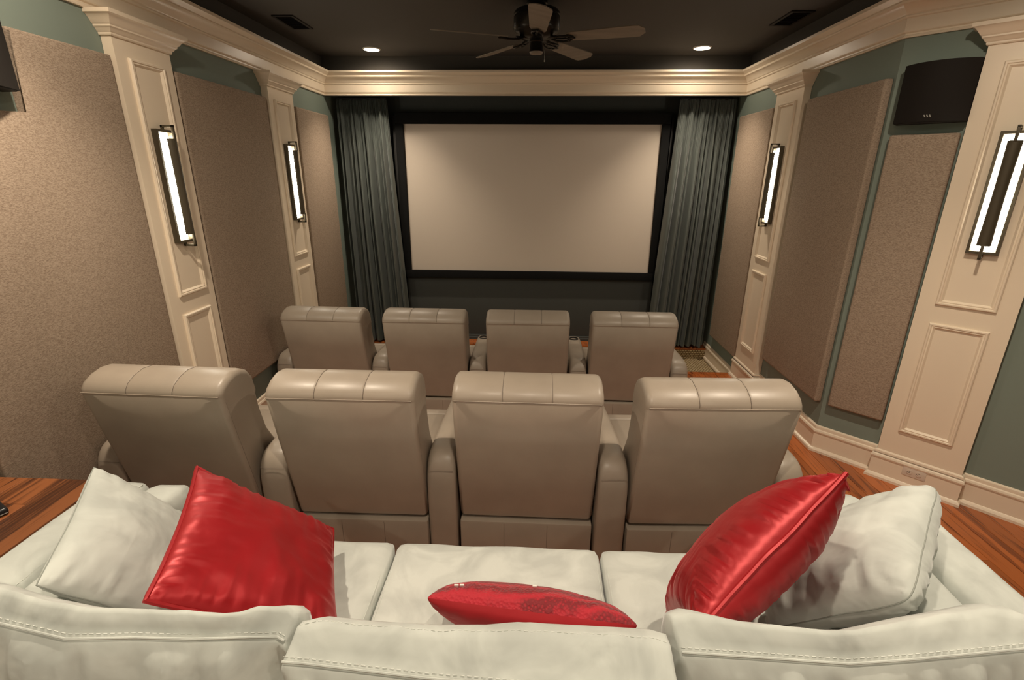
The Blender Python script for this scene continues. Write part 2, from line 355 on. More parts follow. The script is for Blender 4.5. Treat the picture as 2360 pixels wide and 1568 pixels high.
# ------------------------------------------------------------------ sconces
def sconce(label, loc, rot):
    t = thing('wall_sconce', label, 'wall light', loc, rot, 'bronze wall sconces')
    h = .345
    bm = bmesh.new(); frame(bm, .15, 2*h, [(0, 0), (0, .034), (.016, .034), (.016, 0)], 0); mk('frame', bm, M['bronze'], t)
    mk('back_plate', BX(-.066, .066, 0, .006, -h+.012, h-.012), M['cream'], t, smooth=False)
    bm = bmesh.new(); rings = []
    for k in range(13):
        z = -h+.03+(2*h-.06)*k/12; q = math.sin(PI*k/12)**.5 if 0 < k < 12 else 0
        rings.append([(.052*math.cos(a)*(.88+.12*q), .006+(.022+.022*q)*math.sin(a), z) for a in [PI*j/10 for j in range(11)]])
    loft(bm, rings); mk('glass_diffuser', bm, M['glow'], t)
    bm = bmesh.new(); rings = []
    for z in (-.292, -.288, -.15, 0, .15, .288, .292):
        wz = .034-.004*math.cos(PI*z/.6)
        if abs(z) > .291: wz *= .96
        out = [(wz*math.sin(a), .058+.030*math.cos(a), z) for a in [-PI/2+PI*j/10 for j in range(11)]]
        inn = [((wz-.004)*math.sin(a), .056+.028*math.cos(a), z) for a in [PI/2-PI*j/10 for j in range(11)]]
        rings.append(out+inn)
    loft(bm, rings); mk('metal_shield', bm, M['bronze'], t)
    for sg in (-1, 1):
        bm = bmesh.new()
        z1, z2 = sorted((sg*.285, sg*(h+.026)))
        box(bm, -.008, .008, .078, .092, z1, z2, bev=.002)
        z1, z2 = sorted((sg*(h+.012), sg*(h+.026)))
        box(bm, -.008, .008, .012, .092, z1, z2, bev=.002)
        z1, z2 = sorted((sg*(h-.012), sg*(h+.026)))
        box(bm, -.008, .008, .012, .026, z1, z2, bev=.002)
        mk('bracket', bm, M['bronze'], t)
    return t
HS = 2.013
SC = [('bronze wall sconce glowing on the left pilaster nearest the table', pil[0]), ('small-looking bronze sconce on the far left pilaster, beside the left curtain', pil[1]),
      ('bronze sconce on the right wall pilaster next to the right curtain', pil[2]), ('bronze sconce facing the room on the large angled-wall pilaster', pil[3])]
for lab, pl in SC:
    r = pl.rotation_euler.z; d = Vector((-math.sin(r), math.cos(r), 0))*.0602
    sconce(lab, (pl.location.x/S+d.x, pl.location.y/S+d.y, HS), r)

# ------------------------------------------------------------------ acoustic panels
def rpanel(label, loc, rot, w, h, dep=.055, notch=None):
    """panel standing off the wall: local x along wall, y out, origin bottom centre"""
    if not notch:
        bm = BX(-w/2, w/2, 0, dep, 0, h, bev=.016, seg=3)
    else:
        nw, nz0 = notch     # cut from the local -x or +x top corner
        bm = bmesh.new(); sgn = 1 if nw > 0 else -1; nw = abs(nw)
        x0, x1 = -w/2, w/2
        pts = [(x0, 0), (x1, 0), (x1, h), (x0+nw, h), (x0+nw, nz0), (x0, nz0)] if sgn < 0 else [(x0, 0), (x1, 0), (x1, nz0), (x1-nw, nz0), (x1-nw, h), (x0, h)]
        loft(bm, [[(x, 0, z) for x, z in pts], [(x, dep, z) for x, z in pts]])
        bmesh.ops.bevel(bm, geom=[e for e in bm.edges if not all(abs(v.co.y) < 1e-5 for v in e.verts)], offset=.014, segments=3, affect='EDGES', profile=.6)
    loc = (loc[0]-.002*math.sin(rot), loc[1]+.002*math.cos(rot), loc[2])
    return tag(mk('acoustic_panel', bm, M['panel'], loc=loc, rot=rot), label, 'acoustic panel', 'tan acoustic wall panels')
Hh = lambda z: z+2.117
rpanel('largest tan fabric acoustic panel on the left wall, notched around a black speaker', (XL, (1.80+2.975)/2, Hh(-1.70)), -PI/2, 1.175, 2.30, notch=(.60, 1.936))
rpanel('tan fabric panel on the left wall between the two pilasters', (XL, (3.49+4.63)/2, Hh(-1.66)), -PI/2, 1.14, 2.27)
rpanel('narrow tan fabric panel beside the left curtain', (XL, (5.20+6.00)/2, Hh(-1.93)), -PI/2, .80, 2.53)
rpanel('narrow tan fabric panel beside the right curtain', (XR, (5.235+6.05)/2, Hh(-1.93)), PI/2, .815, 2.53)
rpanel('tall tan fabric panel on the right wall behind the right end of the front seats', (XR, (3.65+4.615)/2, Hh(-1.70)), PI/2, .965, 2.29)
def ang_pt(t, off=0): return (XR+t*2**-.5-off*2**-.5, YC-t*2**-.5-off*2**-.5)
px, py = ang_pt(.222); rpanel('tan fabric panel on the angled wall below the black speaker', (px, py, Hh(-1.69)), PI*.75, .352, 1.935)

# ------------------------------------------------------------------ speakers
def speaker(label, loc, rot, w, h):
    t = thing('wall_speaker', label, 'speaker', loc, rot, 'black surround speakers')
    n = 12
    arc = [(-w/2+w*k/n, .085+.075*(1-((2*k/n-1))**2)) for k in range(n+1)]
    bm = bmesh.new(); pts = [(w/2, 0), (-w/2, 0)]+[(x*.985, y-.008) for x, y in arc]
    prism(bm, pts, .004, h-.004); bmesh.ops.bevel(bm, geom=[e for e in bm.edges if abs(e.verts[0].co.z-e.verts[1].co.z) < 1e-5], offset=.003, segments=1, affect='EDGES'); mk('cabinet', bm, M['speaker_side'], t)
    bm = bmesh.new(); outer = [(x, y) for x, y in arc]; inner = [(x*.985, y-.010) for x, y in arc][::-1]
    prism(bm, outer+inner, .008, h-.008); mk('grille', bm, M['speaker'], t)
    bm = bmesh.new()          # small slanted silver maker's mark
    yy = .160
    for k in range(3):
        a = -.018+k*.013
        loft(bm, [[(a, yy-.002, .033), (a+.006, yy-.002, .033), (a+.012, yy-.002, .046), (a+.006, yy-.002, .046)], [(a, yy+.0012, .033), (a+.006, yy+.0012, .033), (a+.012, yy+.0012, .046), (a+.006, yy+.0012, .046)]])
    mk('emblem', bm, M['silver'], t)
    return t
px, py = ang_pt(.235); speaker('black curved speaker mounted high on the angled right wall', (px, py, Hh(.30)), PI*.75, .36, .345)
speaker('black speaker cut off by the left frame edge, in the big panel notch', (XL, 2.125, Hh(.325)), -PI/2, .46, .345)

# outlet on the big pilaster plinth
t = thing('wall_outlet', 'almond duplex outlet set sideways in the large pilaster plinth', 'outlet', (*ang_pt(.655, .0785), Hh(-1.985)), PI*.75)
mk('cover_plate', BX(-.066, .066, 0, .006, -.037, .037, bev=.004), M['plastic'], t)
for x in (-.026, .026):
    bm = bmesh.new(); q = bmesh.new(); bmesh.ops.create_cone(q, cap_ends=True, segments=20, radius1=.0165, radius2=.0165, depth=.004)
    add(bm, q, Matrix.Translation((x, .0075, 0)) @ Matrix.Rotation(PI/2, 4, 'X')); f = mk('receptacle', bm, M['plastic'], t)
    bm = bmesh.new()
    for z in (-.006, .006): box(bm, x-.005, x+.005, .0092, .0102, z-.0012, z+.0012)
    box(bm, x+.009, x+.013, .0092, .0102, -.002, .002); mk('slots', bm, M['slot'], f, smooth=False)

# ------------------------------------------------------------------ screen and curtains
t = thing('projection_screen', 'wide blank projection screen in a black frame', 'screen', (0, 6.385, 0))
sx0, sx1, sz0, sz1 = -1.585, 1.485, Hh(-1.213), Hh(.547)
fr = .095
fm = BX(sx0-.01, sx1+.01, .012, .03, sz0-.01, sz1+.01); mk('screen_surface', fm, M['screen'], t, smooth=False)
for nm, a in (('frame_top', (sx0-fr, sx1+fr, -.03, .03, sz1, sz1+fr+.025)), ('frame_bottom', (sx0-fr, sx1+fr, -.03, .03, sz0-fr, sz0)), ('frame_side', (sx0-fr, sx0, -.03, .03, sz0, sz1)), ('frame_side', (sx1, sx1+fr, -.03, .03, sz0, sz1))):
    mk(nm, BX(*a, bev=.006), M['black'], t)
mk('wall_spacer', BX(sx0+.1, sx1-.1, .03, .115, sz0+.1, sz1-.1), M['black'], t, smooth=False)
def curtain(label, xt0, xt1, xb0, xb1, y0, z0, z1, seed, flare):
    rr = random.Random(seed); NX, NZ = 260, 46
    fold = []                                   # fold centres along the width, hand-gathered spacing
    u = 0
    while u < 1: fold.append(u); u += rr.choice((.05, .07, .10, .13))*rr.uniform(.85, 1.15)
    fold.append(1.0)
    def ff(u, fine):
        k = max(i for i in range(len(fold)-1) if fold[i] <= u+1e-9); f = (u-fold[k])/(fold[k+1]-fold[k])
        return math.sin(PI*f)**.8*(.7+.3*math.sin(k*2.3)) + fine*.28*math.sin(2*PI*(u*46+.3*k))
    bm = bmesh.new(); G = []
    for j in range(NZ+1):
        tz = j/NZ; z = z1+(z0-z1)*tz; row = []
        fine = max(0, 1-tz*5); amp = .055+.085*min(1, tz*2.2); hd = 1-.45*max(0, 1-tz*14)
        for i in range(NX+1):
            u = i/NX; us = min(.9999, max(0, u+.012*math.sin(3*tz+u*9+seed)*tz))
            x = (xt0+(xt1-xt0)*u)*(1-tz)+(xb0+(xb1-xb0)*u)*tz
            yv = y0-amp*hd*ff(us, fine)-.012*noise.noise(Vector((u*6, tz*2.5, seed)))
            row.append(bm.verts.new((x, yv, z+(.006*math.sin(u*40) if j == NZ else 0))))
        G.append(row)
    for a, b in zip(G, G[1:]):
        for i in range(NX): bm.faces.new((a[i], a[i+1], b[i+1], b[i]))
    t = thing('curtain', label, 'curtain', ((xt0+xt1)/2, y0, z0), 0, 'slate satin curtains')
    for v in bm.verts: v.co -= Vector(((xt0+xt1)/2, y0, z0))
    o = mk('curtain_fabric', bm, M['curtain'], t, ang=180); md = o.modifiers.new('thickness', 'SOLIDIFY'); md.thickness = .004
    mk('curtain_rail', BX(-abs(xt1-xt0)/2, abs(xt1-xt0)/2, -.02, .02, z1-z0-.012, z1-z0+.012), M['frameblk'], t)
    return t
curtain('slate grey satin curtain hanging left of the screen', -2.33, -1.74, -2.31, -1.60, 6.27, Hh(-2.13), Hh(.80), 3, -1)
curtain('slate grey satin curtain hanging right of the screen', 1.64, 2.27, 1.50, 2.235, 6.27, Hh(-2.13), Hh(.80), 11, 1)

# ------------------------------------------------------------------ ceiling things
for k, (x, y, pw) in enumerate(CAN_SPOTS):
    lab = ['recessed ceiling downlight at the front left of the fan', 'recessed ceiling downlight at the front right of the fan', 'recessed downlight above the left end of the second seat row',
           'recessed downlight above the right end of the second seat row', 'unseen fill downlight added behind the sofa on the left', 'unseen fill downlight added behind the sofa on the right', 'recessed downlight above the middle of the sofa'][k]
    t = thing('ceiling_downlight', lab, 'ceiling light', (x, y, HX), 0, 'recessed ceiling downlights')
    bm = bmesh.new(); lathe(bm, [(.076, -.001), (.090, 0), (.091, -.004), (.086, -.010), (.078, -.012), (.076, -.010)], 32); mk('trim_ring', bm, M['lens'] if 0 else mat('can_trim', (.8, .75, .68), .5) if k == 0 else bpy.data.materials['can_trim'], t)
    bm = bmesh.new(); lathe(bm, [(.076, -.001), (.076, -.010), (.05, -.014), (.001, -.016)], 32); mk('lens', bm, M['lens'], t)
def vent(label, x, y):
    t = thing('ceiling_vent', label, 'vent', (x, y, HX), 0, 'black ceiling vents')
    bm = bmesh.new(); W2, L2 = .09, .20
    for a in ((-W2, W2, -L2, -L2+.025), (-W2, W2, L2-.025, L2), (-W2, -W2+.025, -L2+.025, L2-.025), (W2-.025, W2, -L2+.025, L2-.025)): box(bm, *a, -.010, 0, bev=.002, seg=1)
    mk('frame', bm, M['speaker_side'], t, smooth=False)
    mk('duct', BX(-W2+.02, W2-.02, -L2+.02, L2-.02, -.002, .0), M['black'], t, smooth=False)
    for k in range(12):
        yy = -L2+.04+k*(2*L2-.08)/11; bm = bmesh.new(); box(bm, -W2+.022, W2-.022, -.012, .012, -.0012, .0012)
        bmesh.ops.rotate(bm, verts=bm.verts, cent=(0, 0, 0), matrix=Matrix.Rotation(.6, 3, 'X'))
        for v in bm.verts: v.co += Vector((0, yy, -.007))
        mk('slat', bm, M['speaker_side'], t, smooth=False)
vent('black slatted ceiling vent on the left of the fan', -2.07, 4.75)
vent('black slatted ceiling vent on the right of the fan', 2.05, 4.72)
# ceiling fan
FX, FY, FZ = -.006, 4.251, Hh(.95)
t = thing('ceiling_fan', 'dark five-blade ceiling fan with a bronze motor', 'fan', (FX, FY, FZ))
top = HX-FZ
bm = bmesh.new(); lathe(bm, [(.001, top), (.075, top), (.078, top-.02), (.06, top-.05), (.022, top-.06), (.018, .20), (.03, .195), (.001, .19)]); mk('canopy_and_rod', bm, M['fanmetal'], t)
bm = bmesh.new(); lathe(bm, [(.001, .215), (.06, .215), (.10, .205), (.155, .188), (.170, .172), (.172, .156), (.165, .151), (.172, .146), (.174, .07), (.160, .045), (.142, .035), (.12, .010), (.07, .0), (.001, -.002)], 40); mk('motor_housing', bm, M['fanmetal'], t)
bm = bmesh.new(); lathe(bm, [(.001, .0), (.050, 0), (.052, -.015), (.047, -.02), (.050, -.075), (.053, -.082), (.001, -.084)], 28); mk('switch_housing', bm, M['fanmetal'], t)
bm = bmesh.new(); lathe(bm, [(.001, -.082), (.052, -.084), (.046, -.096), (.02, -.101), (.001, -.102)], 28); mk('bottom_cap', bm, M['blade'], t)
bm = bmesh.new(); tube(bm, [(.06, 0, -.07), (.064, 0, -.10), (.064, 0, -.135)], .0016, 5); box(bm, .060, .068, -.004, .004, -.150, -.134, bev=.002); mk('pull_chain', bm, M['silver'], t)
for k in range(5):
    a = math.radians(55.5+72*k); bm = bmesh.new()
    outl = []; n = 14
    for i in range(n+1):
        f = i/n; x = .235+.56*f; ww = .062+.022*f
        if f > .88: ww *= math.sqrt(max(0, 1-((f-.88)/.12)**2*.85))
        if f < .06: ww *= .8+.2*f/.06
        outl.append((x, ww))
    pts = [(x, w_) for x, w_ in outl]+[(x, -w_*.92) for x, w_ in outl[::-1]]
    loft(bm, [[(x, y, -.003) for x, y in pts], [(x, y, .003) for x, y in pts]])
    rot = Matrix.Rotation(a, 4, 'Z') @ Matrix.Rotation(math.radians(-13), 4, 'X'); bmesh.ops.transform(bm, matrix=rot, verts=bm.verts)
    for v in bm.verts: v.co.z += .006
    b = mk('blade', bm, M['blade'], t)
    bm = bmesh.new()
    for sg in (-1, 1): tube(bm, [(.10, sg*.018, .012), (.15, sg*.030, -.006), (.20, sg*.040, -.010), (.25, sg*.036, -.008), (.285, 0, -.006)], .0075, 6)
    box(bm, .05, .16, -.016, .016, .002, .014, bev=.003); box(bm, .15, .30, -.008, .008, -.012, -.004, bev=.002)
    for x_, y_2 in ((.24, .028), (.24, -.028), (.29, 0)): box(bm, x_-.008, x_+.008, y_2-.008, y_2+.008, -.014, -.004, bev=.003)
    bmesh.ops.transform(bm, matrix=rot, verts=bm.verts); mk('blade_bracket', bm, M['fanmetal'], b)

# ------------------------------------------------------------------ recliners
BACKP = [(.030, .367), (-.02, .60), (-.08, .87), (-.128, 1.105), (-.09, 1.155), (-.05, 1.172), (0, 1.184), (.05, 1.179), (.10, 1.152), (.132, 1.10), (.148, 1.02), (.158, .93), (.19, .80), (.26, .68), (.33, .58), (.34, .45), (.30, .367)]
HEADP = [(-.130, 1.112), (-.1295, 1.122), (-.126, 1.136), (-.105, 1.163), (-.06, 1.186), (0, 1.199), (.055, 1.193), (.108, 1.165), (.142, 1.118), (.158, 1.04), (.148, 1.01), (-.104, 1.03)]
def inset(pts, d):
    n = len(pts); out = []; A = sum(pts[i][0]*pts[(i+1) % n][1]-pts[(i+1) % n][0]*pts[i][1] for i in range(n)); s = 1 if A > 0 else -1
    for i in range(n):
        a, b, c = Vector(pts[i-1]), Vector(pts[i]), Vector(pts[(i+1) % n])
        n1 = Vector((-(b-a).y, (b-a).x)).normalized()*s; n2 = Vector((-(c-b).y, (c-b).x)).normalized()*s
        m = n1+n2; m = m/max(.6, 1+n1.dot(n2)); out.append(tuple(b+m*d))
    return out
def side_loft(bm, prof, hw, r=.03, taper=lambda z: 1, grooves=(), ends=.006):
    st = []
    for k in range(5):
        a = k/4*PI/2; st.append((-hw+r*(1-math.sin(a)), r*(1-math.cos(PI/2-a)) if False else r*(1-math.sin(a))**1.6))
    st = [(-hw+r*(1-math.cos(k/4*PI/2)), r*(1-math.sin(k/4*PI/2))) for k in range(5)]
    mid = []
    for g in grooves: mid += [(g-.010, 0), (g-.003, ends*.6), (g, ends), (g+.003, ends*.6), (g+.010, 0)]
    allst = st+mid+[(-x, d) for x, d in st[::-1]]
    rings = []
    for x, d in allst: rings.append([(x*taper(z), y, z) for y, z in inset(prof, d)])
    loft(bm, rings)
ARMP = smooth_poly([(0, .02), (-.005, .30), (-.012, .55), (-.006, .66), (.045, .735), (.14, .750), (.50, .735), (.78, .722), (.86, .69), (.885, .60), (.88, .30), (.88, .02)], 2)
def arm(t, x, nm='armrest'):
    bm = bmesh.new(); st = [(-.076, .034), (-.073, .020), (-.064, .009), (-.047, .002), (-.02, 0), (.02, 0), (.047, .002), (.064, .009), (.073, .020), (.076, .034)]
    rings = []
    for xx, d in st: rings.append([(x+xx, y, z) for y, z in [(y, z-d*(1 if z > .35 else 0)) if True else 0 for y, z in inset(ARMP, d*.55)]])
    loft(bm, rings); a = mk(nm, bm, M['leather'], t, ang=60)
    bm = bmesh.new(); tube(bm, [(x-.064, -.004, .655), (x-.05, -.0075, .657), (x+.05, -.0075, .657), (x+.064, -.004, .655)], .0012, 5); mk('seam', bm, M['seam'], a)
    bm = bmesh.new(); lathe(bm, [(.034, .722), (.046, .722), (.047, .731), (.044, .735), (.036, .735), (.034, .72), (.001, .718)], 24, (x, .68)); mk('cup_holder', bm, M['cup'], a)
def recliner(label, loc, rot, group):
    t = thing('recliner', label, 'theater seat', loc, rot, group)
    tp = lambda z: 1.0
    hw = .353
    bm = bmesh.new(); side_loft(bm, BACKP, hw-.001, .026, tp); bk = mk('backrest', bm, M['leather'], t, ang=50)
    bm = bmesh.new(); side_loft(bm, HEADP, hw, .030, tp, grooves=(-.115, .115), ends=.0022); hd = mk('headrest', bm, M['leather'], t, ang=60)
    q = hw-.012
    bm = bmesh.new(); tube(bm, [(-q, -.1305, 1.118), (q, -.1305, 1.118)], .0024, 6); mk('piping', bm, M['leather'], hd)
    for xx in (-.115, .115):
        bm = bmesh.new(); tube(bm, [(xx, y, z-.0012) for y, z in HEADP[1:10]], .0014, 5); mk('seam', bm, M['seam'], hd)
    for sg in (-1, 1):
        bm = bmesh.new(); tube(bm, [(sg*(hw-.0025), y, z) for y, z in ((.05, .38), (0, .60), (-.058, .87), (-.100, 1.08))], .0012, 5); mk('side_seam', bm, M['seam'], bk)
    bm = BX(-.352, .352, .005, .70, .02, .345, bev=.012); b = mk('base', bm, M['leather'], t)
    for x in (-.115, .115):
        bm = bmesh.new(); tube(bm, [(x, .0045, .03), (x, .0045, .335)], .0012, 5); mk('seam', bm, M['seam'], b)
    bm = BX(-.352, .352, .26, .80, .36, .590, bev=.05, seg=4); mk('seat', bm, M['leather'], t)
    bm = BX(-.352, .352, .80, .880, .08, .580, bev=.035, seg=4); mk('footrest', bm, M['leather'], t)
    arm(t, -.4425)
    return t
BY = 2.17
R2 = [(-1.715, 'left end back-row taupe leather recliner, turned beside the wooden table', -2.6, .01), (-.835, 'back-row taupe recliner, second from the left, right of the turned one', .8, .0),
      (-.016, 'back-row taupe recliner in the middle, directly behind the tallest middle red pillow', -1.0, .02), (.848, 'right end back-row taupe leather recliner beside the open floor', 3.0, 0)]
R2 = [(-1.785, 'taupe leather recliner at the left end of the near row, by the wooden table', -1.6, .0), (-.888, 'near-row taupe recliner whose lower left corner the left red pillow hides', .3, .0),
      (-.012, 'near-row taupe recliner straight behind the beaded red pillow', -.5, .015), (.872, 'taupe leather recliner at the right end of the near row, beside the open floor', 1.8, 0)]
R1 = [(-1.795, 'taupe recliner at the left end of the far row, against the left wall', -1.4), (-.915, 'far-row taupe recliner in front of the screen lower left corner', -.4),
      (-.033, 'far-row taupe recliner with a cup holder showing on either side', .6), (.862, 'taupe recliner at the right end of the far row, by the sisal step', -.6)]
first = None
for x, lab, yaw, dy in R2:
    loc = (x, BY+dy, 0)
    if first is None: t = first = recliner(lab, loc, math.radians(yaw), 'near row of recliners')
    else: t = copy_thing(first, lab, loc, math.radians(yaw))
last2 = t
protoarm = [c for c in first.children if c.name.startswith('armrest')][0]
def mirror_arm(t, dx=.885):
    c = protoarm.copy(); C.objects.link(c); c.parent = t; c.location = (dx*S, 0, 0)
    for g in protoarm.children:
        d = g.copy(); C.objects.link(d); d.parent = c
mirror_arm(last2)
for x, lab, yaw in R1:
    t = copy_thing(first, lab, (x, 4.08, PIT), math.radians(yaw)); t['group'] = 'far row of recliners'
mirror_arm(t)

# ------------------------------------------------------------------ sofa
cfv = cf
def ray(u, v): return cf+cr*((u-1180)/1140.4)-cu*((v-784)/1140.4)
def onZ(u, v, Z): q = ray(u, v); return q*(Z/q.z)
def interp(pts, u):
    for a, b in zip(pts, pts[1:]):
        if a[0] <= u <= b[0]:
            f = (u-a[0])/(b[0]-a[0]); return a[1]+(b[1]-a[1])*f
    return pts[0][1] if u < pts[0][0] else pts[-1][1]
sofa = thing('sofa', 'pale sage suede sofa with loose cushions in the foreground', 'sofa', (-.14, 1.3, 0))
SO = Vector((-.14, 1.3, 0))
def spart(name, bm, m='suede', parent=None, **k):
    for v in bm.verts: v.co -= SO
    return mk(name, bm, M[m], parent or sofa, **k)
def soft_box(x0, x1, y0, y1, z0, z1, r=.05, puff=.02, n=18, seed=0, wr=.004):
    bm = bmesh.new(); bmesh.ops.create_cube(bm, size=2)
    bmesh.ops.subdivide_edges(bm, edges=bm.edges[:], cuts=n, use_grid_fill=True)
    hx, hy, hz = (x1-x0)/2, (y1-y0)/2, (z1-z0)/2; c = Vector(((x0+x1)/2, (y0+y1)/2, (z0+z1)/2))
    for v in bm.verts:
        a = v.co.copy(); q = Vector((a.x*hx, a.y*hy, a.z*hz))
        k = Vector((max(-hx+r, min(hx-r, q.x)), max(-hy+r, min(hy-r, q.y)), max(-hz+r, min(hz-r, q.z))))
        d = q-k
        if d.length > 1e-6: q = k+d.normalized()*r
        if puff and a.z > .98: q.z += puff*((1-a.x**4)*(1-a.y**4))
        q += Vector((1, 1, 1))*wr*noise.noise(Vector((q.x*7+seed, q.y*7, q.z*7)))
        v.co = c+q
    return bm
spart('base_frame', BX(-1.44, 1.195, .80, 1.76, .03, .33, bev=.02))
spart('back_frame', soft_box(-1.44, 1.195, .62, .86, .03, .70, .04, 0, 10), ang=180)
for k, (a, b, seed) in enumerate(((-1.438, -.588, 1), (-.580, .312, 2), (.320, 1.192, 3))):
    c = spart('seat_cushion', soft_box(a, b, .98, 1.80, .335, .548, .035, .022, 20, seed*5), ang=180)
    for sg, xx in ((0, a), (1, b)):
        pass
    bm = bmesh.new()
    tube(bm, [(a+.030, 1.78, .533), (a+.016, 1.68, .540), (a+.014, 1.30, .542), (a+.02, 1.02, .540)], .0022, 5); spart('seam', bm, 'suede', c)
    bm = bmesh.new(); tube(bm, [(b-.030, 1.78, .533), (b-.016, 1.68, .540), (b-.014, 1.30, .542), (b-.02, 1.02, .540)], .0022, 5)
    spart('seam', bm, 'suede', c)
# arms: inner arm and the lower outer pad beside it
HA = .845
def armpad(x0, x1, y1, h, seed, nm):
    return spart(nm, soft_box(x0, x1, .78, y1, .05, h, .045, .012, 16, seed), ang=180)
armpad(-1.626, -1.445, 1.775, HA, 21, 'armrest'); armpad(1.200, 1.388, 1.85, HA, 22, 'armrest')
armpad(-1.840, -1.634, 1.775, HA, 23, 'outer_armrest'); armpad(1.396, 1.604, 1.82, HA, 24, 'outer_armrest')
for xs, sg in ((-1.634, -1), (1.396, 1)):
    bm = bmesh.new()
    for k in range(60):
        y = .80+k*.0158; box(bm, xs+sg*.020-.0015, xs+sg*.020+.0015, y, y+.010, HA-.016, HA-.004)
    o = spart('stitching', bm, 'stitch', smooth=False); o['kind'] = 'stuff'
def back_cushion(label, crest, seam, seed, Zc_=-1.045, Zs_=-1.085, front=None):
    uA, uB = crest[0][0], crest[-1][0]; sA, sB = seam[0][0], seam[-1][0]; n = 56; rings = []; seamline = []; fline = []
    for k in range(n+1):
        f = k/n; fe = f
        uc = uA+(uB-uA)*fe; us = sA+(sB-sA)*fe
        pc = onZ(uc, interp(crest, uc), Zc_); ps = onZ(us, interp(seam, us), Zs_)
        e = min(f, 1-f); pin = 1-math.exp(-(e/.035)**1.2) if e < .2 else 1
        wn = noise.noise(Vector((f*9+seed*3, 0, seed)))*.012+noise.noise(Vector((f*26+seed*3, 5, seed)))*.009
        wn2 = noise.noise(Vector((f*17+seed*7, 9, seed)))*.010
        hc, hs = pc.z+CAMH, ps.z+CAMH; yc, ys = pc.y, ps.y
        X = lambda q: pc.x+(ps.x-pc.x)*q
        ym = (yc+ys)/2; b = .02+.06*pin
        prof = [(X(.2), ym+.10, .50), (X(.1), yc+.10*pin+.06, .62), (X(0), yc+.075*pin+.02+wn, .80), (X(0), yc+.045*pin+wn, hc-.11), (X(0), yc+.016, hc-.035),
                (X(.15), yc-.012, hc-.006+wn*.4), (X(.35), yc*.65+ys*.35, hc+.010*pin+wn2), (X(.6), yc*.4+ys*.6, hc*.5+hs*.5+.012*pin+wn2), (X(.85), yc*.12+ys*.88+.006, hs+.006), (X(1), ys+.006, hs-.003), (X(1), ys-.004, hs-.012),
                (X(1), ys-.030*pin+wn*1.6, hs-.05), (X(1), ys-.055*pin+wn*1.8, hs-.13), (X(.9), ys-.050*pin+wn2, hs-.25), (X(.8), ys-.01, hs-.40), (X(.5), ys+.06, .50)]
        rings.append(prof); seamline.append((X(1), ys+.003, hs+.0015)); fline.append((X(.30), yc*.70+ys*.30, hc+.009*pin+wn2*.6))
    # close the ends with a boxed border
    def shrink(r, s, dx):
        c = sum((Vector(q) for q in r), Vector())/len(r); return [tuple(c+(Vector(q)-c)*s+Vector((dx, 0, 0))) for q in r]
    rings = [shrink(rings[0], .55, -.012), shrink(rings[0], .88, -.006)]+rings+[shrink(rings[-1], .88, .006), shrink(rings[-1], .55, .012)]
    bm = bmesh.new(); loft(bm, rings)
    bmesh.ops.subdivide_edges(bm, edges=[e for e in bm.edges], cuts=1, smooth=.9, use_grid_fill=True)
    c = spart('back_cushion', bm, ang=180)
    bm = bmesh.new(); tube(bm, seamline, .0030, 6); spart('seam_welt', bm, 'suede', c)
    for line, nm in ((seamline, 'stitching'), (fline, 'stitching')) if front else ((seamline, 'stitching'),):
        bm = bmesh.new(); L = [Vector(q) for q in line]
        acc = 0
        for a, b in zip(L, L[1:]):
            d = b-a; m = max(1, int(d.length/.0125))
            for i in range(m):
                p0 = a+d*(i/m); p1 = a+d*((i+.62)/m); off = Vector((0, .0095, .004)) if line is seamline else Vector((0, 0, -.001))
                tube(bm, [p0+off, p1+off], .0010, 4)
        o = spart(nm, bm, 'stitch', c, smooth=False); o['kind'] = 'stuff'
    return c
back_cushion('', [(-230, 1300), (-60, 1325), (0, 1335), (100, 1365), (215, 1388), (340, 1392), (470, 1400), (535, 1408), (600, 1392), (660, 1384), (688, 1384), (705, 1398)],
             [(-260, 1390), (-60, 1425), (0, 1441), (150, 1477), (310, 1474), (440, 1477), (640, 1472), (654, 1482)], 1)
back_cushion('', [(706, 1418), (745, 1408), (860, 1420), (1000, 1428), (1120, 1428), (1190, 1422), (1350, 1430), (1500, 1438), (1532, 1448)],
             [(648, 1530), (700, 1534), (980, 1568), (1250, 1590), (1568, 1606)], 2, front=True)
back_cushion('', [(1537, 1402), (1565, 1389), (1700, 1418), (1900, 1440), (1950, 1440), (2080, 1412), (2150, 1400), (2250, 1380), (2310, 1385), (2370, 1410), (2460, 1440)],
             [(1572, 1508), (1750, 1520), (1960, 1535), (2100, 1525), (2360, 1500), (2470, 1498)], 3)

